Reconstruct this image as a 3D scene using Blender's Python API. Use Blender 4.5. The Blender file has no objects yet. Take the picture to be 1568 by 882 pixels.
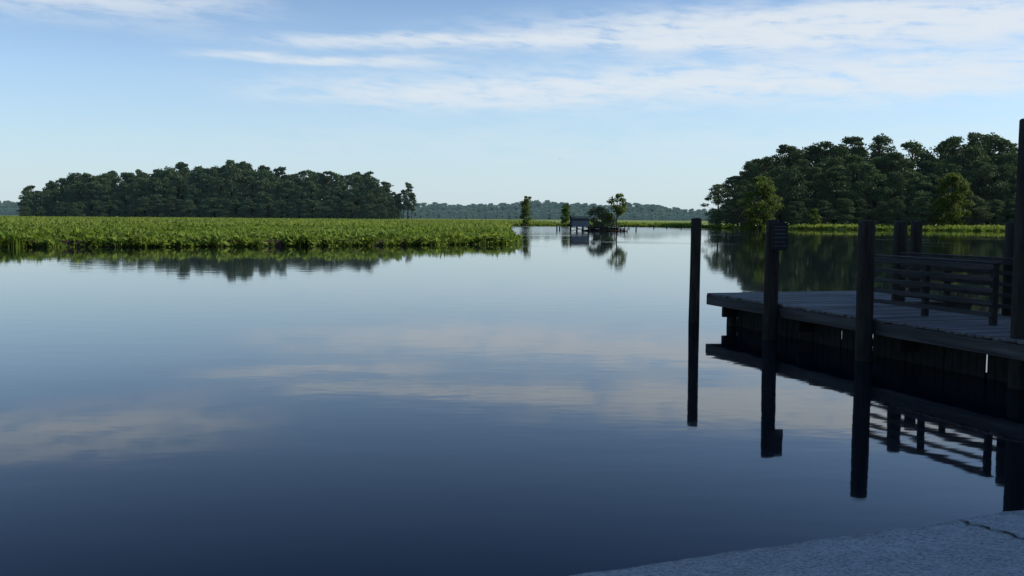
import bpy, bmesh, math, random
import numpy as np
from mathutils import Vector, Matrix
from mathutils import noise as mn
from mathutils.geometry import delaunay_2d_cdt
R=math.radians
scene=bpy.context.scene
COL=scene.collection
CAMH=2.2; F=1568.0
def hor(x): return 327.5+x*12.0/1568.0      # horizon row in the 1568 px wide photo
def wx(px,d): return (px-784)/F*d

# ---------------------------------------------------------------- helpers
def link(o,parent=None):
    COL.objects.link(o)
    if parent is not None: o.parent=parent
    return o
def empty(name,loc=(0,0,0)):
    e=bpy.data.objects.new(name,None); e.location=loc; e.empty_display_size=.2
    return link(e)
class NT:
    def __init__(s,nt): s.nt=nt; s.n=nt.nodes; s.l=nt.links
    def new(s,t,**k):
        n=s.n.new(t)
        for a,b in k.items(): setattr(n,a,b)
        return n
    def put(s,sock,v):
        if isinstance(v,bpy.types.NodeSocket): s.l.new(v,sock)
        elif v is not None: sock.default_value=v
    def m(s,op,a,b=None,c=None,clamp=False):
        n=s.new('ShaderNodeMath',operation=op); n.use_clamp=clamp
        s.put(n.inputs[0],a)
        if b is not None: s.put(n.inputs[1],b)
        if c is not None: s.put(n.inputs[2],c)
        return n.outputs[0]
    def noise(s,vec,scale,detail=4,rough=.55,dist=0):
        n=s.new('ShaderNodeTexNoise'); s.put(n.inputs['Vector'],vec)
        n.inputs['Scale'].default_value=scale; n.inputs['Detail'].default_value=detail
        n.inputs['Roughness'].default_value=rough; n.inputs['Distortion'].default_value=dist
        return n.outputs[0]
    def mix(s,f,a,b,bt='MIX'):
        n=s.new('ShaderNodeMix',data_type='RGBA'); n.blend_type=bt; s.put(n.inputs[0],f)
        s.put(n.inputs[6],a); s.put(n.inputs[7],b); return n.outputs[2]
    def mr(s,v,a,b,c=0,d=1):
        n=s.new('ShaderNodeMapRange'); s.put(n.inputs[0],v)
        for i,q in enumerate((a,b,c,d)): s.put(n.inputs[i+1],q)
        return n.outputs[0]
def c4(c): return (c[0],c[1],c[2],1)
def newmat(name):
    m=bpy.data.materials.new(name); m.use_nodes=True
    t=NT(m.node_tree); b=m.node_tree.nodes['Principled BSDF']
    return m,t,b
def mat_noise(name,c1,c2,scale=3,rough=.8,bump=.3,stretch=(1,1,1),bscale=None,bdist=.02,detail=4,c3=None,rot=0):
    m,t,b=newmat(name)
    mp0=t.new('ShaderNodeMapping'); mp=t.new('ShaderNodeMapping')
    t.put(mp0.inputs[0],t.new('ShaderNodeTexCoord').outputs['Object'])
    mp0.inputs['Rotation'].default_value=(0,0,rot)
    t.put(mp.inputs[0],mp0.outputs[0])
    mp.inputs['Scale'].default_value=stretch
    n=t.noise(mp.outputs[0],scale,detail,.6)
    col=t.mix(t.mr(n,.3,.7),c4(c1),c4(c2))
    if c3:
        n3=t.noise(mp0.outputs[0],scale*.2,3,.5); col=t.mix(t.mr(n3,.45,.7),col,c4(c3))
    t.put(b.inputs['Base Color'],col); b.inputs['Roughness'].default_value=rough
    b.inputs['Specular IOR Level'].default_value=.25
    if bump:
        bn=t.new('ShaderNodeBump'); bn.inputs['Strength'].default_value=bump; bn.inputs['Distance'].default_value=bdist
        t.put(bn.inputs['Height'],t.noise(mp.outputs[0],bscale or scale*3,4,.65)); t.put(b.inputs['Normal'],bn.outputs[0])
    return m
def mat_leaf(name,c1,c2,trans=.35,var=.3,c3=None,haze_glow=None):
    m,t,b=newmat(name)
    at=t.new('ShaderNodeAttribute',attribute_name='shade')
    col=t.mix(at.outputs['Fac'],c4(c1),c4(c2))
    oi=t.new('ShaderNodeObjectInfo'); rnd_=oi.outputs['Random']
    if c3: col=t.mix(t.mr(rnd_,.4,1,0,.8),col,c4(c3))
    r2=t.m('FRACT',t.m('MULTIPLY',rnd_,7.31))
    hs=t.new('ShaderNodeHueSaturation'); t.put(hs.inputs['Color'],col)
    t.put(hs.inputs['Value'],t.mr(r2,0,1,1-var,1+var)); t.put(hs.inputs['Hue'],t.mr(rnd_,0,1,.485,.512)); col=hs.outputs[0]
    t.put(b.inputs['Base Color'],col); b.inputs['Roughness'].default_value=.6
    b.inputs['Specular IOR Level'].default_value=.2
    if haze_glow:
        b.inputs['Emission Color'].default_value=c4(haze_glow); b.inputs['Emission Strength'].default_value=1.0  # constant leaf glow imitates airlight over distance
    tr=t.new('ShaderNodeBsdfTranslucent'); t.put(tr.inputs[0],col)
    mx=t.new('ShaderNodeMixShader'); mx.inputs[0].default_value=trans
    t.l.new(b.outputs[0],mx.inputs[1]); t.l.new(tr.outputs[0],mx.inputs[2])
    t.l.new(mx.outputs[0],m.node_tree.nodes['Material Output'].inputs[0])
    return m
def mesh_np(name,V,Fc,mats,mi=None,shade=None):
    me=bpy.data.meshes.new(name)
    me.from_pydata(V.tolist() if hasattr(V,'tolist') else V,[],Fc.tolist() if hasattr(Fc,'tolist') else Fc)
    for m in mats: me.materials.append(m)
    if mi is not None: me.polygons.foreach_set('material_index',np.asarray(mi,dtype=np.int32))
    if shade is not None:
        a=me.attributes.new('shade','FLOAT','FACE'); a.data.foreach_set('value',np.asarray(shade,dtype=np.float32))
    me.update(); return me
def box_bm(bm,c,s,rot=0,bev=0):
    r=bmesh.ops.create_cube(bm,size=1)
    M=Matrix.Translation(c)@Matrix.Rotation(rot,4,'Z')@Matrix.Diagonal((s[0],s[1],s[2],1))
    bmesh.ops.transform(bm,matrix=M,verts=r['verts'])
    if bev:
        es=list({e for v in r['verts'] for e in v.link_edges})
        bmesh.ops.bevel(bm,geom=es,offset=bev,segments=1,affect='EDGES')
def beam_bm(bm,a,b,w,h,bev=0.006):
    a=Vector(a);b=Vector(b);d=b-a;L=d.length
    r=bmesh.ops.create_cube(bm,size=1)
    q=d.to_track_quat('X','Z').to_matrix().to_4x4()
    M=Matrix.Translation((a+b)/2)@q@Matrix.Diagonal((L,w,h,1))
    bmesh.ops.transform(bm,matrix=M,verts=r['verts'])
    if bev:
        es=list({e for v in r['verts'] for e in v.link_edges})
        bmesh.ops.bevel(bm,geom=es,offset=bev,segments=1,affect='EDGES')
def bm_obj(name,bm,mat,parent=None,smooth=False):
    me=bpy.data.meshes.new(name); bm.to_mesh(me); bm.free(); me.materials.append(mat)
    if smooth:
        for p in me.polygons: p.use_smooth=True
    o=bpy.data.objects.new(name,me); return link(o,parent)
def pole_bm(bm,x,y,z0,z1,r,seed=0,seg=20,lean=(0,0),dome=.03):
    rng=random.Random(seed); rings=[]
    N=14
    ph=rng.random()*6
    for i in range(N+1):
        t=i/N; z=z0+(z1-z0)*t; rr=r*(1.04-.08*t)*(1+.02*math.sin(t*9+ph))
        ring=[]
        for k in range(seg):
            a=2*math.pi*k/seg; q=rr*(1+.025*math.sin(3*a+ph)+.012*math.sin(7*a+t*3))
            ring.append(bm.verts.new((x+lean[0]*t+q*math.cos(a),y+lean[1]*t+q*math.sin(a),z)))
        rings.append(ring)
    ring=[bm.verts.new((x+lean[0]+(v.co.x-x-lean[0])*.88,y+lean[1]+(v.co.y-y-lean[1])*.88,z1+dome*.6)) for v in rings[-1]]
    rings.append(ring)
    for i in range(len(rings)-1):
        for k in range(seg):
            bm.faces.new((rings[i][k],rings[i][(k+1)%seg],rings[i+1][(k+1)%seg],rings[i+1][k]))
    c=bm.verts.new((x+lean[0],y+lean[1],z1+dome))
    for k in range(seg): bm.faces.new((rings[-1][k],rings[-1][(k+1)%seg],c))
    bm.faces.new(list(reversed(rings[0])))

# ---------------------------------------------------------------- materials
O=Vector((4.12,21.45)); U=Vector((.286,-.958)); Vv=Vector((.958,.286)); ang=math.atan2(U.y,U.x)
M_bark=mat_noise('bark',(.05,.04,.03),(.11,.09,.07),4,.9,0,(1,1,.25))
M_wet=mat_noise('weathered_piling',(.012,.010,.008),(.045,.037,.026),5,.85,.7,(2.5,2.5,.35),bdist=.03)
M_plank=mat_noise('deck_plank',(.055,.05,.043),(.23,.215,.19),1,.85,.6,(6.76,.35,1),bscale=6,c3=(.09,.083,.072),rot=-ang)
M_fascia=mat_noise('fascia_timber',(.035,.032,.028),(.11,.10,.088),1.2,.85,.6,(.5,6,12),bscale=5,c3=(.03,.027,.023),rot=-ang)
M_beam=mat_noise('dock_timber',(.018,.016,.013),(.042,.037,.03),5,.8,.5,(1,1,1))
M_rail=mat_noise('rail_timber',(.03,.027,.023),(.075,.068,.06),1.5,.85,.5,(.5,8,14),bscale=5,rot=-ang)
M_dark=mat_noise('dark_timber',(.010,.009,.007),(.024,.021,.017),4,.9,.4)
M_sign=mat_noise('sign_paint',(.010,.011,.012),(.016,.017,.019),8,.6,.05)
M_signtx=mat_noise('sign_lettering',(.05,.05,.05),(.085,.085,.085),8,.5,0)
M_leafN=mat_leaf('leaf_near',(.03,.06,.015),(.07,.11,.03),.3)
M_leafR=mat_leaf('leaf_wood',(.036,.062,.018),(.074,.108,.028),.3,.28,None,(.005,.009,.009))  # last colour is a faint emitted veil imitating airlight
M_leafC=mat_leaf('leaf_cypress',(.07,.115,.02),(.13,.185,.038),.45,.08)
M_leafL=mat_leaf('leaf_wood_hazy',(.036,.06,.024),(.07,.10,.036),.3,.22,None,(.010,.019,.021))  # stronger emitted veil, airlight painted into the leaves
M_leafF=mat_leaf('leaf_far_haze',(.06,.09,.05),(.09,.12,.07),.2,.12,None,(.058,.097,.115))  # strongest glow: airlight of the far treeline put into the leaf colour
M_marsh=mat_leaf('marsh_leaf',(.10,.18,.018),(.24,.32,.04),.5,.14,c3=(.21,.25,.045))
M_marshF=mat_leaf('marsh_leaf_far',(.17,.23,.032),(.26,.33,.055),.5,.14,c3=(.21,.25,.05))

# ---------------------------------------------------------------- foliage
def leaf_quads(rng,P,size,upbias=0.0,aspect=.6):
    n=len(P)
    d=rng.normal(size=(n,3)); d/=np.linalg.norm(d,axis=1)[:,None]
    e=rng.normal(size=(n,3)); e[:,2]+=upbias
    e-= (e*d).sum(1)[:,None]*d; e/=np.linalg.norm(e,axis=1)[:,None]
    s=size*(.55+.9*rng.random(n))[:,None]
    a=P-d*s*.5; b=P+e*s*aspect*.5; c=P+d*s*.55; f=P-e*s*aspect*.5*(.6+.6*rng.random(n))[:,None]
    return np.stack([a,b,c,f],1).reshape(-1,3)
def tube(pts,rads,seg=7):
    V=[];Fc=[]
    for i,(p,r) in enumerate(zip(pts,rads)):
        for k in range(seg):
            a=2*math.pi*k/seg; V.append((p[0]+r*math.cos(a),p[1]+r*math.sin(a),p[2]+(.3*r*math.sin(a))))
    for i in range(len(pts)-1):
        for k in range(seg):
            Fc.append((i*seg+k,i*seg+(k+1)%seg,(i+1)*seg+(k+1)%seg,(i+1)*seg+k))
    return V,Fc
def tree_mesh(name,seed,h,w,base,nl,leafs,lsize,mleaf,kind='round',lobr=None):
    rng=np.random.default_rng(seed); V=[];Fc=[]
    lx,ly=rng.normal(0,.02*h,2)
    tp=[(lx*t*t,ly*t*t,h*.93*t-.3) for t in np.linspace(0,1,9)]
    tv,tf=tube(tp,[.022*h*(1-.85*t)+.01 for t in np.linspace(0,1,9)])
    V+=tv;Fc+=tf
    centers=[]
    for i in range(nl):
        t=(i+rng.random())/nl; z=base+(1-base)*t
        if kind=='round': prof=math.sin(math.pi*min(1,(.18+.82*t)))**.6 if t<.95 else .3
        elif kind=='pine': prof=(1-t)**.5*.9+.12 if t>.25 else .55
        elif kind=='cone': prof=(1-t)**.8+.08
        else: prof=.9-.35*t
        a=rng.random()*6.283; rr=w*prof*(.25+.7*rng.random()**.6)
        r=(lobr or w*.36)*(.6+.65*rng.random())*(1 if t<.85 else .7)
        c=np.array([lx*z*z+rr*math.cos(a),ly*z*z+rr*math.sin(a),min(z*h,h-r*.55)])
        centers.append((c,r))
        z0=max(.1,z-.12)*h*.93
        pts=[(lx*z*z,ly*z*z,z0),tuple((np.array([lx*z*z,ly*z*z,z0])*.45+c*.55)+np.array([0,0,-.02*h])),tuple(c)]
        bv,bf=tube(pts,[.008*h,.005*h,.002*h],4); o=len(V); V+=bv; Fc+=[tuple(q+o for q in f) for f in bf]
    nb=len(Fc); V=np.array(V); P=[];S=[]
    for c,r in centers:
        n=int(leafs*(.7+.6*rng.random()))
        d=rng.normal(size=(n,3)); d/=np.linalg.norm(d,axis=1)[:,None]
        rad=r*(rng.random(n)**.4)*(1+.25*np.sin(d[:,0]*5+seed)*np.cos(d[:,1]*4))
        pp=c+d*rad[:,None]*np.array([1.15,1.15,.72 if kind!='pine' else .5])
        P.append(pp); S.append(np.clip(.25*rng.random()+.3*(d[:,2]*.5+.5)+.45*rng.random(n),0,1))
    P=np.concatenate(P);S=np.concatenate(S)
    Q=leaf_quads(rng,P,lsize); o=len(V)
    V2=np.concatenate([V,Q]); F2=[list(f) for f in Fc]+(np.arange(len(Q)).reshape(-1,4)+o).tolist()
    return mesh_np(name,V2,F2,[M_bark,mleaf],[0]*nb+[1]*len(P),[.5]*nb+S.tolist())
def place(me,name,x,y,z,s=1,rz=0,parent=None,sx=1):
    o=bpy.data.objects.new(name,me); o.location=(x,y,z); o.scale=(s*sx,s*sx,s); o.rotation_euler=(0,0,rz)
    return link(o,parent)

def variants(tag,mleaf,ls,leafs,n=6):
    out=[]
    for i in range(n):
        k=['round','pine','round','tall','pine','round'][i%6]
        w={'round':5.2,'pine':3.9,'tall':3.8}[k]
        base={'round':.08,'pine':.36,'tall':.05}[k]
        out.append(tree_mesh('%s_%d'%(tag,i),11*i+3,20,w,base,{'round':34,'pine':24,'tall':34}[k],leafs,ls,mleaf,k,1.75))
    return out
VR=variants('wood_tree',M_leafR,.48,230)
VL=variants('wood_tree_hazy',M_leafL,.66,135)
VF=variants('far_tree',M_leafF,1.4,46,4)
rnd=random.Random(5)
def interp(tab,x):
    if x<=tab[0][0]: return tab[0][1]
    for (a,b),(c,d) in zip(tab,tab[1:]):
        if x<=c: return b+(d-b)*(x-a)/(c-a)
    return tab[-1][1]
GZ=.45
topR=[(1085,288),(1100,264),(1125,250),(1160,238),(1200,228),(1250,219),(1290,204),(1320,207),(1360,221),(1400,222),(1440,215),(1465,206),(1500,213),(1540,217),(1568,220),(1800,215),(2200,230)]
fr=empty('riverbank_woods')
for row,(hf,sx) in enumerate(((.36,1.9),(.74,1.25),(.9,1.15),(1.0,1.1),(.93,1.3))):
    d=254+row*6.5
    x=wx(1094,d)+row*1.3
    while x<wx(1950,d):
        px=784+x/d*F; h=(hor(px)-interp(topR,px))/F*d+CAMH-GZ
        h*=hf*(.84+.22*rnd.random())
        v=rnd.choice((0,2,3,5)) if row in(0,4) else rnd.randrange(6)
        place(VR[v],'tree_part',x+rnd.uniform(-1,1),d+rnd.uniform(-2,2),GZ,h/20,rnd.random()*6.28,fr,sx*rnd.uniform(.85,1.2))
        x+=rnd.uniform(3.6,5.8)
topL=[(22,305),(50,286),(100,273),(150,262),(200,259),(260,250),(320,253),(370,245),(410,253),(450,260),(500,259),(550,264),(595,270),(603,288),(612,300)]
fl=empty('island_woods')
for row,(hf,sx) in enumerate(((.4,2.0),(.78,1.3),(.9,1.2),(1.0,1.15),(.92,1.35))):
    d=412+row*8
    x=wx(30,d)+row*2
    while x<wx(608,d):
        px=784+x/d*F; h=(hor(px)-interp(topL,px))/F*d+CAMH-GZ
        h*=hf*(.84+.24*rnd.random())
        h=max(h,4)
        v=rnd.choice((0,2,3,5)) if row in(0,4) else rnd.randrange(6)
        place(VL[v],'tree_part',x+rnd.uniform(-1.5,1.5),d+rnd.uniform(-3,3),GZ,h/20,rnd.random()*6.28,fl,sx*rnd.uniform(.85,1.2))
        x+=rnd.uniform(4.2,7)
for px,top in ((624,279),(617,290),(630,294),(610,300)):
    place(VL[1],'tree_part',wx(px,425),425,GZ,((hor(px)-top)/F*425+1.6)/20,px,fl,.8)
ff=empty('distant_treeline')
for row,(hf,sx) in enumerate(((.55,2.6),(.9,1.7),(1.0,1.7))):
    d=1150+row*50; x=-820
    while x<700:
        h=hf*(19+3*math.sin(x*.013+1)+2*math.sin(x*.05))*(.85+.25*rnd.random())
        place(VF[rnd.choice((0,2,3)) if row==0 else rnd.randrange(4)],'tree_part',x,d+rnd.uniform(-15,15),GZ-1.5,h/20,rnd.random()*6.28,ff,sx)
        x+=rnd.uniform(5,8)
cy=tree_mesh('cypress_crown',77,12,4.6,.06,42,190,.48,M_leafC,'round',1.5)
place(cy,'bald_cypress_tree',wx(1157,248),247,GZ,1,.4)
cy2=tree_mesh('cypress_crown_b',78,14,4.8,.1,44,170,.5,M_leafC,'round',1.6)
place(cy2,'bald_cypress_tree',wx(1452,250),249,GZ,.95,1.4)
yt=tree_mesh('young_tree_crown',79,4.4,1.6,.05,14,90,.35,M_leafC,'round',.7)
place(yt,'young_tree',wx(1243,246),246,GZ,1,0)
yt2=tree_mesh('young_cypress_crown',80,7.2,1.7,.05,26,110,.36,M_leafC,'tall',.75)
place(yt2,'young_cypress_tree',wx(805,262),262,.1,1.05,0)
place(yt2,'young_cypress_tree',wx(865,292),292,.1,.85,2,None,1.1)

# ---------------------------------------------------------------- marsh land
outline=[(-420,10),(-150,42),(-60,62),(-34,68),(-25,71.5),(-17,75),(-10,79),(-5.5,82.5),(-2.2,85.5),(-.4,88.5),(-1.3,93),(-4,120),(-5,180),(-4,240),(0,276),(14,290),(30,287),(42,268),(52,252),(75,243),(115,234),(160,230),(300,215),(600,200),(1500,200),(1500,3500),(-1500,3500),(-1500,10)]
rr=random.Random(2); pts=[]
for (a,b) in zip(outline,outline[1:]+outline[:1]):
    L=math.dist(a,b); n=1 if L>300 else max(1,int(L/1.1))
    dx,dy=(b[0]-a[0])/L,(b[1]-a[1])/L
    for i in range(n):
        t=i/n
        w=(.8*mn.noise(((a[0]+dx*L*t)*.22,(a[1]+dy*L*t)*.22,0))+.3*mn.noise((a[0]+dx*L*t,a[1]+dy*L*t,5)))*(1 if n>1 else 0)
        pts.append((a[0]+dx*L*t-dy*w,a[1]+dy*L*t+dx*w))
n=len(pts)
M_land=mat_noise('marsh_soil_green',(.13,.18,.03),(.19,.24,.05),.15,.9,0,c3=(.14,.17,.04))
M_mud=mat_noise('mud',(.03,.02,.011),(.07,.047,.026),1.5,.8,.5)
rv,re,rf,_,_,_=delaunay_2d_cdt([Vector(p) for p in pts],[(i,(i+1)%n) for i in range(n)],[list(range(n))],1,1e-4)
V=[(v.x,v.y,GZ) for v in rv]; Fc=[list(f) for f in rf]
Fc=[f if ((V[f[1]][0]-V[f[0]][0])*(V[f[2]][1]-V[f[0]][1])-(V[f[1]][1]-V[f[0]][1])*(V[f[2]][0]-V[f[0]][0]))>0 else f[::-1] for f in Fc]
nt=len(Fc); k=len(V)
for x,y in pts: V.append((x,y,GZ)); V.append((x,y-.08,-.4))
for i in range(n):
    a=k+2*i; b=k+2*((i+1)%n); Fc.append([a,a+1,b+1,b])
mi=[0]*nt+[1 if pts[i][1]<130 else 0 for i in range(n)]
me=mesh_np('marsh_ground',V,Fc,[M_land,M_mud],mi); link(bpy.data.objects.new('marsh_ground',me))
def inside(x,y):
    c=False; j=len(outline)-1
    for i in range(len(outline)):
        xi,yi=outline[i]; xj,yj=outline[j]
        if (yi>y)!=(yj>y) and x<(xj-xi)*(y-yi)/(yj-yi)+xi: c=not c
        j=i
    return c
def plant_tile(name,seed,size,n,zmin,zmax,ls,asp,mat,up=.8):
    rng=np.random.default_rng(seed)
    p=np.stack([rng.uniform(-size/2,size/2,n),rng.uniform(-size/2,size/2,n),np.zeros(n)],1)
    hh=zmin+(zmax-zmin)*(.5+.5*np.sin(p[:,0]*2.1+seed)*np.cos(p[:,1]*1.7+seed))*rng.random(n)**.5
    d=rng.normal(size=(n,3)); d[:,2]=np.abs(d[:,2])*up+.25; d/=np.linalg.norm(d,axis=1)[:,None]
    e=np.cross(d,rng.normal(size=(n,3))); e/=np.linalg.norm(e,axis=1)[:,None]
    s=(ls*(.6+.8*rng.random(n)))[:,None]
    b=p+np.array([0,0,1])*hh[:,None]
    Q=np.stack([b,b+d*s*.4+e*s*asp*.5,b+d*s,b+d*s*.4-e*s*asp*.5],1).reshape(-1,3)
    m=n//3; w=.02
    st=np.stack([p[:m]*[1,1,0]+[-w,0,-.5],p[:m]*[1,1,0]+[w,0,-.5],b[:m]+[w*.6,0,0],b[:m]-[w*.6,0,0]],1).reshape(-1,3)
    V=np.concatenate([Q,st]); Fc=np.arange(len(V)).reshape(-1,4)
    sh=np.concatenate([rng.random(n),rng.random(m)*.15])
    return mesh_np(name,V,Fc,[mat],None,sh)
TN=[plant_tile('marsh_near_%d'%i,i,4.6,1300,.0,.55,.34,.55,M_marsh) for i in range(4)]
TE=[plant_tile('marsh_edge_%d'%i,20+i,1.7,300,-.38,.4,.36,.5,M_marsh,.35) for i in range(5)]
TFa=[plant_tile('marsh_far_%d'%i,40+i,12,1700,.05,.5,.6,.45,M_marshF) for i in range(4)]
mg=empty('marsh_grass')
cnt=0
y=50
while y<128:
    x=-95
    while x<2:
        if abs(x)<.62*y+10 and inside(x+1.2,y-1.8) and inside(x-1,y-1.5):
            place(TN[rnd.randrange(4)],'plants',x+rnd.uniform(-.5,.5),y+rnd.uniform(-.5,.5),GZ-.05+rnd.uniform(-.14,.14),rnd.uniform(.85,1.2),rnd.choice((0,1.57,3.14,4.71))+rnd.uniform(-.2,.2),mg); cnt+=1
        x+=4
    y+=4
y=128
while y<420:
    x=-.62*y-12
    while x<.62*y+20:
        if inside(x,y-5) and (x<4 or y<256 or (y<300 and x<50)):
            place(TFa[rnd.randrange(4)],'plants',x+rnd.uniform(-1,1),y+rnd.uniform(-1,1),GZ-.05,rnd.uniform(.85,1.15),rnd.choice((0,1.57,3.14,4.71)),mg); cnt+=1
        x+=11
    y+=11
for (x,y) in pts:
    if y<330 and abs(x)<.65*y+12 and 50<y:
        k=1 if y<130 else 1.2
        for q in range(2 if y<130 else 1):
            place(TE[rnd.randrange(5)],'plants',x+rnd.uniform(-.4,.4),y+.35+rnd.uniform(-.35,.9),GZ-.06+rnd.uniform(-.2,.1),k*rnd.uniform(.7,1.25),rnd.random()*6.28,mg); cnt+=1
print('tiles',cnt)

# ---------------------------------------------------------------- water
m,t,b=newmat('river_water')
geo=t.new('ShaderNodeNewGeometry'); pos=geo.outputs['Position']
mp=t.new('ShaderNodeMapping'); t.put(mp.inputs[0],pos); mp.inputs['Scale'].default_value=(.55,1,1)
sp=t.new('ShaderNodeSeparateXYZ'); t.put(sp.inputs[0],pos)
n1=t.noise(mp.outputs[0],1.3,2,.5); n2=t.noise(mp.outputs[0],7,1,.5); n3=t.noise(pos,.06,1,.5)
hgt=t.m('ADD',n1,t.m('MULTIPLY',n2,.12))
amp=t.mr(n3,.4,.7,.3,1.0)
wind=t.m('MULTIPLY',t.mr(sp.outputs[1],110,180),t.mr(t.m('SUBTRACT',sp.outputs[0],t.m('MULTIPLY',sp.outputs[1],.16)),-4,8,1,0))
streak=t.m('MULTIPLY',t.mr(n3,.58,.63),t.mr(sp.outputs[1],60,110))
wind=t.m('MAXIMUM',t.m('MULTIPLY',wind,.55),t.m('MULTIPLY',streak,.4))
hgt=t.m('MULTIPLY',hgt,amp)
bn=t.new('ShaderNodeBump'); bn.inputs['Strength'].default_value=.33; bn.inputs['Distance'].default_value=.012; t.put(bn.inputs['Height'],hgt)
t.put(b.inputs['Normal'],bn.outputs[0]); b.inputs['Base Color'].default_value=(.003,.006,.010,1)
t.put(b.inputs['Roughness'],t.m('ADD',t.m('MULTIPLY',wind,.17),.03)); b.inputs['IOR'].default_value=1.33
bm=bmesh.new()
vs=[bm.verts.new(p) for p in ((-4000,-60,0),(4000,-60,0),(4000,4500,0),(-4000,4500,0))]; bm.faces.new(vs)
bm_obj('river_water',bm,m)

# ---------------------------------------------------------------- near bank + ramp
inl=Vector((.39,-.921)); alo=Vector((.921,.39)); A0=Vector((.24,6.3))+inl*.22+alo*.1
m,t,b=newmat('concrete')
tc=t.new('ShaderNodeNewGeometry'); pos=tc.outputs['Position']
n1=t.noise(pos,1.1,4,.6); n2=t.noise(pos,38,4,.75); n3=t.noise(pos,9,4,.6)
col=t.mix(t.mr(n1,.3,.7),(.40,.41,.385,1),(.54,.55,.51,1))
col=t.mix(t.mr(n2,.36,.56,.85,0),col,(.13,.135,.12,1))
col=t.mix(t.mr(n3,.52,.66,0,.5),col,(.62,.62,.58,1))
sp=t.new('ShaderNodeSeparateXYZ'); t.put(sp.inputs[0],pos)
zz=t.m('ADD',sp.outputs[2],t.m('MULTIPLY',t.m('SUBTRACT',n3,.5),.04))
col=t.mix(t.mr(zz,.025,.045,.6,0),col,(.10,.10,.085,1))
t.put(b.inputs['Base Color'],col); b.inputs['Roughness'].default_value=.85
bn=t.new('ShaderNodeBump'); bn.inputs['Strength'].default_value=1; bn.inputs['Distance'].default_value=.05
t.put(bn.inputs['Height'],n2); t.put(b.inputs['Normal'],bn.outputs[0])
M_conc=m
ramp=empty('boat_ramp')
bm=bmesh.new(); rows=[]
us=[-1.5,-.8,-.35,-.12,-.03,0,.03,.08,.15,.25,.4,.6,.9,1.3,1.9,2.6,3.5,5,7,10,14]
vs_=list(np.arange(-7,-0.5,.5))+list(np.arange(-.5,5.2,.045))+list(np.arange(5.2,9,.4))
for u in us:
    r=[]
    for v in vs_:
        w=.05*mn.noise((v*1.3,0,3))+.02*mn.noise((v*6,0,1))+.012*mn.noise((v*19,0,1))
        p=A0+inl*(u+(w if u<1 else 0))+alo*v
        z=.035+.088*u if u>=0 else -.02+u*.25
        if u==0: z=.02
        r.append(bm.verts.new((p.x,p.y,z+.006*mn.noise((u*3,v*3,0)))))
    rows.append(r)
for i in range(len(rows)-1):
    for j in range(len(vs_)-1): bm.faces.new((rows[i][j],rows[i][j+1],rows[i+1][j+1],rows[i+1][j]))
bmesh.ops.recalc_face_normals(bm,faces=bm.faces)
bm_obj('slab',bm,M_conc,ramp,True)
M_crack=mat_noise('crack_dirt',(.012,.012,.01),(.03,.028,.025),20,.9,0)
def rz(x,y):
    u=(Vector((x,y))-A0).dot(inl); return .035+.088*u
bm=bmesh.new()
cp=[(3.24,7.27),(3.27,7.20),(3.25,7.13),(3.31,7.08),(3.33,7.01),(3.32,6.95),(3.38,6.88),(3.40,6.80),(3.38,6.7),(3.45,6.6),(3.46,6.5),(3.55,6.3)]
pv=None
for i,(x,y) in enumerate(cp):
    w=.004+.011*abs(math.sin(i*1.9))
    a=bm.verts.new((x-w,y,rz(x,y)+.009)); c=bm.verts.new((x+w,y+w*.5,rz(x,y)+.009))
    if pv: bm.faces.new((pv[0],pv[1],c,a))
    pv=(a,c)
bm_obj('crack',bm,M_crack,ramp)
M_bank=mat_noise('bank_grass',(.05,.07,.02),(.10,.11,.04),1.5,.9,0,c3=(.12,.09,.06))
bo=[(-80,-22),(-30,-8),(-8,2.2),(0,5.4),(4,7.1),(8,9.2),(10.2,11),(12.2,15),(13.6,20),(16,26),(21,31),(40,34),(90,36),(90,-60),(-80,-60)]
bm=bmesh.new()
def bin_(x,y):
    c=False; j=len(bo)-1
    for i in range(len(bo)):
        xi,yi=bo[i]; xj,yj=bo[j]
        if (yi>y)!=(yj>y) and x<(xj-xi)*(y-yi)/(yj-yi)+xi: c=not c
        j=i
    return c
def bdist(x,y):
    best=1e9
    for (ax,ay),(bx,by) in zip(bo[:12],bo[1:13]):
        dx,dy=bx-ax,by-ay; t_=max(0,min(1,((x-ax)*dx+(y-ay)*dy)/(dx*dx+dy*dy)))
        best=min(best,math.hypot(x-ax-t_*dx,y-ay-t_*dy))
    return best if bin_(x,y) else -best
xs=np.arange(-80,90,1.5); ys=np.arange(-58,38,1.5)
H=[[0]*len(ys) for _ in xs]
for i,x in enumerate(xs):
    for j,y in enumerate(ys):
        dd=bdist(x,y)
        z=min(1.6,.09*dd+.0)+.05*mn.noise((x*.4,y*.4,0))*min(1,max(0,dd))
        if dd<0: z=max(-1,dd*.4)
        uu=(Vector((x,y))-A0).dot(inl)
        if -8.5<(Vector((x,y))-A0).dot(alo)<10.5 and uu>-3: z=min(z,.088*uu-.09)
        H[i][j]=bm.verts.new((x,y,z-.03))
for i in range(len(xs)-1):
    for j in range(len(ys)-1):
        q=(H[i][j],H[i+1][j],H[i+1][j+1],H[i][j+1])
        if max(v.co.z for v in q)>-.95: bm.faces.new(q)
bm_obj('bank_ground',bm,M_bank,None,True)
shade_oaks=[tree_mesh('oak_%d'%i,200+i,17,5.6,.24,36,340,.46,M_leafN,'round',2.0) for i in range(2)]
for i,(x,y,s) in enumerate([(24,25,1.0),(23,17,1.0),(22,10,1.0),(21,3,1.0),(29,21,1.15),(28,10,1.15),(28,30,1.0)]):  # out-of-view trees added on the right to shade dock and ramp
    place(shade_oaks[i%2],'oak_tree',x,y,max(.3,min(1.4,.09*bdist(x,y)))-.1,s,i*1.3)

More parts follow.
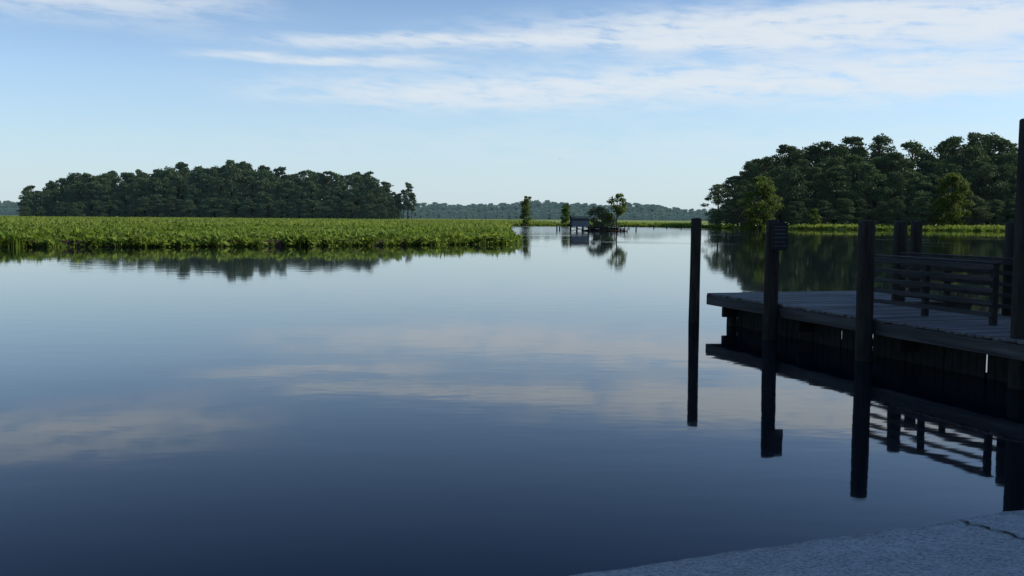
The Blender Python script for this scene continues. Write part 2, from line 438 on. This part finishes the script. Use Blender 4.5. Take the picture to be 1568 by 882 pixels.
# ---------------------------------------------------------------- dock
def D(u,v,z): 
    p=O+U*u+Vv*v; return (p.x,p.y,z)
DZ=.66
dock=empty('wooden_dock')
bm=bmesh.new(); u=0; rr=random.Random(9)
while u<15.2:
    vmax=4.3 if u<2.7 else 2.55
    c=D(u+.07,vmax/2+rr.uniform(-.015,.015),DZ-.02+rr.uniform(-.006,.006))
    box_bm(bm,c,(.128,vmax+.06,.04),ang+rr.uniform(-.002,.002),.006)
    u+=.148
bm_obj('deck_planks',bm,M_plank,dock)
bm=bmesh.new()
zt=DZ-.045
beam_bm(bm,D(-.03,-.0,zt-.1),D(5.4,-.0,zt-.1),.045,.2)
beam_bm(bm,D(5.42,-.005,zt-.105),D(10.4,-.005,zt-.105),.045,.2)
beam_bm(bm,D(10.42,.0,zt-.1),D(15.2,.0,zt-.1),.045,.2)
beam_bm(bm,D(-.03,.03,zt-.1),D(-.03,4.3,zt-.1),.045,.2)
beam_bm(bm,D(0,4.3,zt-.1),D(2.7,4.3,zt-.1),.045,.2)
beam_bm(bm,D(2.7,2.55,zt-.1),D(15.2,2.55,zt-.1),.045,.2)
beam_bm(bm,D(2.74,2.6,zt-.1),D(2.74,4.28,zt-.1),.045,.2)
bm_obj('fascia_boards',bm,M_fascia,dock)
bm=bmesh.new()
for v in (.5,1.0,1.5,2.1):
    beam_bm(bm,D(.1,v,zt-.11),D(15,v,zt-.11),.06,.19)
for u in np.arange(.5,15,2.8):
    beam_bm(bm,D(u,.08,zt-.32),D(u,2.5,zt-.32),.09,.2)
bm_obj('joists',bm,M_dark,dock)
bm=bmesh.new(); k=0
u=.6
while u<14.5:
    dz=rr.uniform(-.02,.02)
    beam_bm(bm,D(u,.42+rr.uniform(-.01,.01),-.4),D(u,.42,.40+dz),.155,.03,.004)
    u+=.165 if k%5 else .2
    k+=1
v=.5
while v<2.4:
    beam_bm(bm,D(.6,v,-.4),D(.6,v,.42),.03,.155,.004); v+=.175
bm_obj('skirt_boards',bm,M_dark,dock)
bm=bmesh.new()
for (u,v) in ((.4,.35),(.6,1.6),(.6,3.9),(2.5,3.9),(3.3,2.3),(6.1,2.3),(8.9,2.3),(11.7,2.3)):
    p=D(u,v,0); pole_bm(bm,p[0],p[1],-1,.42,.11,int(u*9))
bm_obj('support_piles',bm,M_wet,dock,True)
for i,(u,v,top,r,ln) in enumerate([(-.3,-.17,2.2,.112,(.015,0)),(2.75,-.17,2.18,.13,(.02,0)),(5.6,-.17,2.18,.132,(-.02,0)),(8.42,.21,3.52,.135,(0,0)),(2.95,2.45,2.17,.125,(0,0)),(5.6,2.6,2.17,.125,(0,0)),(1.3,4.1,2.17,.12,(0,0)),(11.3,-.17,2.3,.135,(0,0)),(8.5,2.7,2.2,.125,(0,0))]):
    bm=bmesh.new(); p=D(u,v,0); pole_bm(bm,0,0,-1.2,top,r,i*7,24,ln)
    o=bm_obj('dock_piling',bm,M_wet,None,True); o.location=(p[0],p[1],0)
def railing(name,v,u0,u1,posts,mat,slats=(.16,.34,.52,.70)):
    e=empty(name)
    bm=bmesh.new()
    for s in slats: beam_bm(bm,D(u0,v-.055,DZ+s),D(u1,v-.055,DZ+s+rr.uniform(-.01,.01)),.03,.07)
    beam_bm(bm,D(u0-.04,v,DZ+.935),D(u1+.04,v,DZ+.935),.13,.035)
    beam_bm(bm,D(u0,v-.055,DZ+.87),D(u1,v-.055,DZ+.87),.03,.08)
    bm_obj('rails',bm,mat,e)
    bm=bmesh.new()
    for u in posts: box_bm(bm,D(u,v+.01,DZ+.457),(.09,.09,.91),ang,.006)
    bm_obj('posts',bm,M_beam,e)
railing('wooden_railing',1.05,3.9,7.0,(3.95,5.45,6.95),M_rail)
railing('wooden_railing',1.05,7.45,13,(7.5,9,10.5,12),M_rail)
railing('wooden_railing',2.42,3.1,13,(4.3,7,8.3,9.8,11.3),M_beam)
# crumpled blue tarp left on the deck
M_tarp=mat_noise('blue_tarp_cloth',(.10,.17,.30),(.20,.30,.45),8,.6,.4)
bm=bmesh.new(); bmesh.ops.create_icosphere(bm,subdivisions=4,radius=1)
for v in bm.verts:
    q=v.co.copy(); k=1+.35*mn.noise(q*2.3)+.18*mn.noise(q*6)
    v.co=Vector((q.x*.15*k,q.y*.12*k,max(q.z,-.3)*.09*k+.03))
o=bm_obj('folded_tarp',bm,M_tarp,None,False); o.location=(wx(1326,20.3)-.04,20.3,DZ+.005)
sg=empty('dock_sign')
p=D(2.75,-.17,0); sa=R(8)
def SP(x,z,y=0):
    return (p[0]+.09+x*math.cos(sa)+y*math.sin(sa), p[1]-.165+x*math.sin(sa)-y, z)
bm=bmesh.new(); box_bm(bm,SP(.02,1.90),(.30,.02,.50),sa,.006); bm_obj('panel',bm,M_sign,sg)
bm=bmesh.new()
rs=random.Random(4)
for i,z in enumerate((2.08,2.02,1.95,1.88,1.80,1.73)):
    x=-.09
    while x<.12:
        w=rs.uniform(.015,.035); box_bm(bm,SP(x+w/2,z,.0115),(w,.004,.026),sa); x+=w+.012
bm_obj('lettering',bm,M_signtx,sg)
bm=bmesh.new()
for z in (2.1,1.72): box_bm(bm,SP(-.06,z,-.02),(.12,.03,.05),sa)
bm_obj('bracket',bm,M_dark,sg)

# ---------------------------------------------------------------- duck blind in the river
bx=wx(887,172); by=172
db=empty('duck_blind')
M_blind=mat_noise('blind_boards',(.13,.135,.14),(.22,.225,.23),3,.85,.3,(6,6,.5))
M_roof=mat_noise('blind_roof',(.03,.03,.03),(.06,.06,.055),3,.8,.2)
bm=bmesh.new()
for i in range(9): box_bm(bm,(bx-1.35+i*.34,by-1,1.62),(.32,.05,1.45),0)
for s in (-1.5,1.5):
    for i in range(6): box_bm(bm,(bx+s,by-.85+i*.34,1.62),(.05,.32,1.45),0)
for i in range(9): box_bm(bm,(bx-1.35+i*.34,by+1.1,1.62),(.32,.05,1.45),0)
bm_obj('walls',bm,M_blind,db)
bm=bmesh.new()
beam_bm(bm,(bx-1.75,by,2.42),(bx+1.75,by,2.5),2.7,.09)
box_bm(bm,(bx,by,.84),(3.4,2.5,.1))
beam_bm(bm,(bx-1.5,by-1.06,1.95),(bx+1.5,by-1.06,1.95),.06,.22)
bm_obj('roof_and_floor',bm,M_roof,db)
bm=bmesh.new()
for x in (-1.55,-.5,.5,1.55):
    for yy in (-1.15,1.15): pole_bm(bm,bx+x,by+yy,-.5,2.7 if x<-1.5 else .8,.08,int(x*10)+3,8)
for s in (-1,1): beam_bm(bm,(bx-1.5*s,by-1.2,.1),(bx+1.5*s,by-1.2,.75),.06,.1)
bm_obj('stilts',bm,M_dark,db)
op=empty('ruined_pier'); bm=bmesh.new(); rs=random.Random(8)
for i in range(26):
    x=bx+1.9+i*.24+rs.uniform(-.1,.1); yy=by+rs.uniform(-1.5,1.5)
    pole_bm(bm,x,yy,-.5,rs.uniform(.3,1.0),.09,i,8,(rs.uniform(-.1,.1),0))
beam_bm(bm,(bx+1.6,by-.8,.62),(bx+7.3,by-.6,.5),.3,.14); beam_bm(bm,(bx+1.8,by+.8,.75),(bx+6.2,by+.8,.62),.4,.12)
beam_bm(bm,(bx+4.4,by-1,.2),(bx+7.6,by-.9,1.0),.12,.12)
bm_obj('piles',bm,M_dark,op)
bu=tree_mesh('bush_crown',90,3.9,2.5,.05,24,170,.32,M_leafR,'round',.95)
place(bu,'waxmyrtle_bush',wx(917,174),174.3,.2,1,0)
gt=tree_mesh('small_cypress_crown',93,6.3,2.0,.33,13,110,.34,M_leafC,'tall',.75)
place(gt,'small_cypress_tree',wx(943,173),173,.1,1.0,1.0)
bm=bmesh.new()
bmesh.ops.create_icosphere(bm,subdivisions=3,radius=1)
for v in bm.verts:
    v.co=Vector((v.co.x*3.9,v.co.y*1.8,v.co.z*.42))*(1+.15*mn.noise(v.co*3)); v.co+=Vector((wx(925,174),174.2,.05))
bm_obj('mud_islet',bm,M_mud)
for i,(px,d,h) in enumerate([(852,176,1.0),(973,185,.9),(962,215,.8),(1000,230,.8),(1020,235,.7),(1042,238,.9),(856,180,.7)]):
    bm=bmesh.new(); pole_bm(bm,0,0,-.5,h,.12,i,8); o=bm_obj('river_stake',bm,M_dark); o.location=(wx(px,d),d,0)
for px,py,d in ((719,122,120),(855,244,130)):
    bm=bmesh.new()
    z=CAMH+(hor(px)-py)/F*d
    body=[(0,-.12,0),(.03,0,.03),(0,.14,0),(-.03,0,.03),(0,0,-.04)]
    v=[bm.verts.new(q) for q in body]
    for f in ((0,1,3),(1,2,3),(0,4,1),(1,4,2),(2,4,3),(3,4,0)): bm.faces.new([v[k] for k in f])
    for s in (-1,1):
        w=[bm.verts.new(q) for q in ((s*.02,-.05,.02),(s*.16,-.02,.09),(s*.3,.06,.05),(s*.15,.07,.08),(s*.02,.06,.02))]; bm.faces.new(w)
    o=bm_obj('bird',bm,M_dark); o.location=(wx(px,d),d,z)

# ---------------------------------------------------------------- sky + sun
sunaz=R(84); sunel=R(33)
w=bpy.data.worlds.new('World'); scene.world=w; w.use_nodes=True; t=NT(w.node_tree)
try: w.cycles.sampling_method='NONE'
except Exception as e: print('ws',e)
bg=w.node_tree.nodes['Background']
sky=t.new('ShaderNodeTexSky',sky_type='NISHITA'); sky.sun_disc=False; sky.sun_elevation=sunel; sky.sun_rotation=sunaz
sky.altitude=0; sky.air_density=1.0; sky.dust_density=.5; sky.ozone_density=2.0
tc=t.new('ShaderNodeTexCoord'); sp=t.new('ShaderNodeSeparateXYZ'); t.put(sp.inputs[0],tc.outputs['Generated'])
X,Y,Z=sp.outputs
az=t.m('ARCTAN2',X,Y); el=t.m('ARCSINE',Z)
cv=t.new('ShaderNodeCombineXYZ'); t.put(cv.inputs[0],t.m('MULTIPLY',az,3.2)); t.put(cv.inputs[1],t.m('MULTIPLY',el,26)); 
warp=t.noise(cv.outputs[0],1.3,3,.6)
cv2=t.new('ShaderNodeCombineXYZ'); t.put(cv2.inputs[0],t.m('MULTIPLY',az,8)); t.put(cv2.inputs[1],t.m('ADD',t.m('MULTIPLY',el,40),t.m('MULTIPLY',az,2.5)))
fine=t.noise(cv2.outputs[0],2.2,6,.62,.3)
elw=t.m('ADD',el,t.m('MULTIPLY',t.m('SUBTRACT',warp,.5),.026))
def blob(ca,ce,sa_,se,amp,tilt=0):
    a=t.m('DIVIDE',t.m('SUBTRACT',az,ca),sa_)
    e=t.m('SUBTRACT',elw,t.m('ADD',t.m('MULTIPLY',t.m('SUBTRACT',az,ca),tilt),ce))
    e=t.m('DIVIDE',e,se)
    a4=t.m('POWER',t.m('ABSOLUTE',a),3)
    return t.m('MULTIPLY',t.m('EXPONENT',t.m('MULTIPLY',t.m('ADD',a4,t.m('MULTIPLY',e,e)),-1)),amp)
tot=None
for q in [(-.43,.193,.16,.018,1.0,0),(.0,.166,.21,.0055,1.7,.012),(.37,.176,.30,.0160,2.8,0),(.32,.130,.38,.0175,1.7,.02),(-.18,.1475,.10,.0042,1.4,0),(-.08,.118,.15,.010,.7,0),(.2,.07,.5,.02,.2,0)]:
    v=blob(*q); tot=v if tot is None else t.m('ADD',tot,v)
dens=t.m('MULTIPLY',tot,t.mr(fine,.36,.60,.12,1.0))
dens=t.m('MULTIPLY',t.m('SUBTRACT',1.0,t.m('EXPONENT',t.m('MULTIPLY',dens,-1.6))),.9)
hz=t.m('EXPONENT',t.m('MULTIPLY',t.m('ABSOLUTE',el),-8))
tint=t.mix(1.0,sky.outputs[0],(.90,1.08,1.30,1),'MULTIPLY')
deep=t.mix(1.0,tint,(.22,.33,.44,1),'MULTIPLY')
hi=t.mix(1.0,tint,(1.5,1.5,1.5,1),'MULTIPLY')
c1=t.mix(t.mr(el,.13,.36),tint,deep)
c2=t.mix(t.mr(el,.5,.85),c1,hi)
base=t.mix(t.m('MULTIPLY',hz,.8),c2,(4.75,5.75,6.45,1))
final=t.mix(dens,base,(6.0,6.4,6.75,1))
t.put(bg.inputs[0],final); bg.inputs[1].default_value=.13
sl=bpy.data.lights.new('sun','SUN'); sl.energy=4.8; sl.angle=R(.5); sl.color=(1,.94,.84)
so=bpy.data.objects.new('sun',sl); link(so)
sd=Vector((math.sin(sunaz)*math.cos(sunel),math.cos(sunaz)*math.cos(sunel),math.sin(sunel)))
so.rotation_euler=sd.to_track_quat('Z','Y').to_euler(); so.location=(30,10,40)

# ---------------------------------------------------------------- camera
cam=bpy.data.cameras.new('camera'); cam.sensor_width=36; cam.lens=36; cam.clip_start=.1; cam.clip_end=9000
co=bpy.data.objects.new('camera',cam); link(co)
pitch=math.atan((441-hor(784))/F)
co.matrix_world=Matrix.Translation((0,0,CAMH))@Matrix.Rotation(math.pi/2-pitch,4,'X')@Matrix.Rotation(R(.44),4,'Z')
scene.camera=co
scene.view_settings.view_transform='Standard'; scene.view_settings.look='None'; scene.view_settings.exposure=0
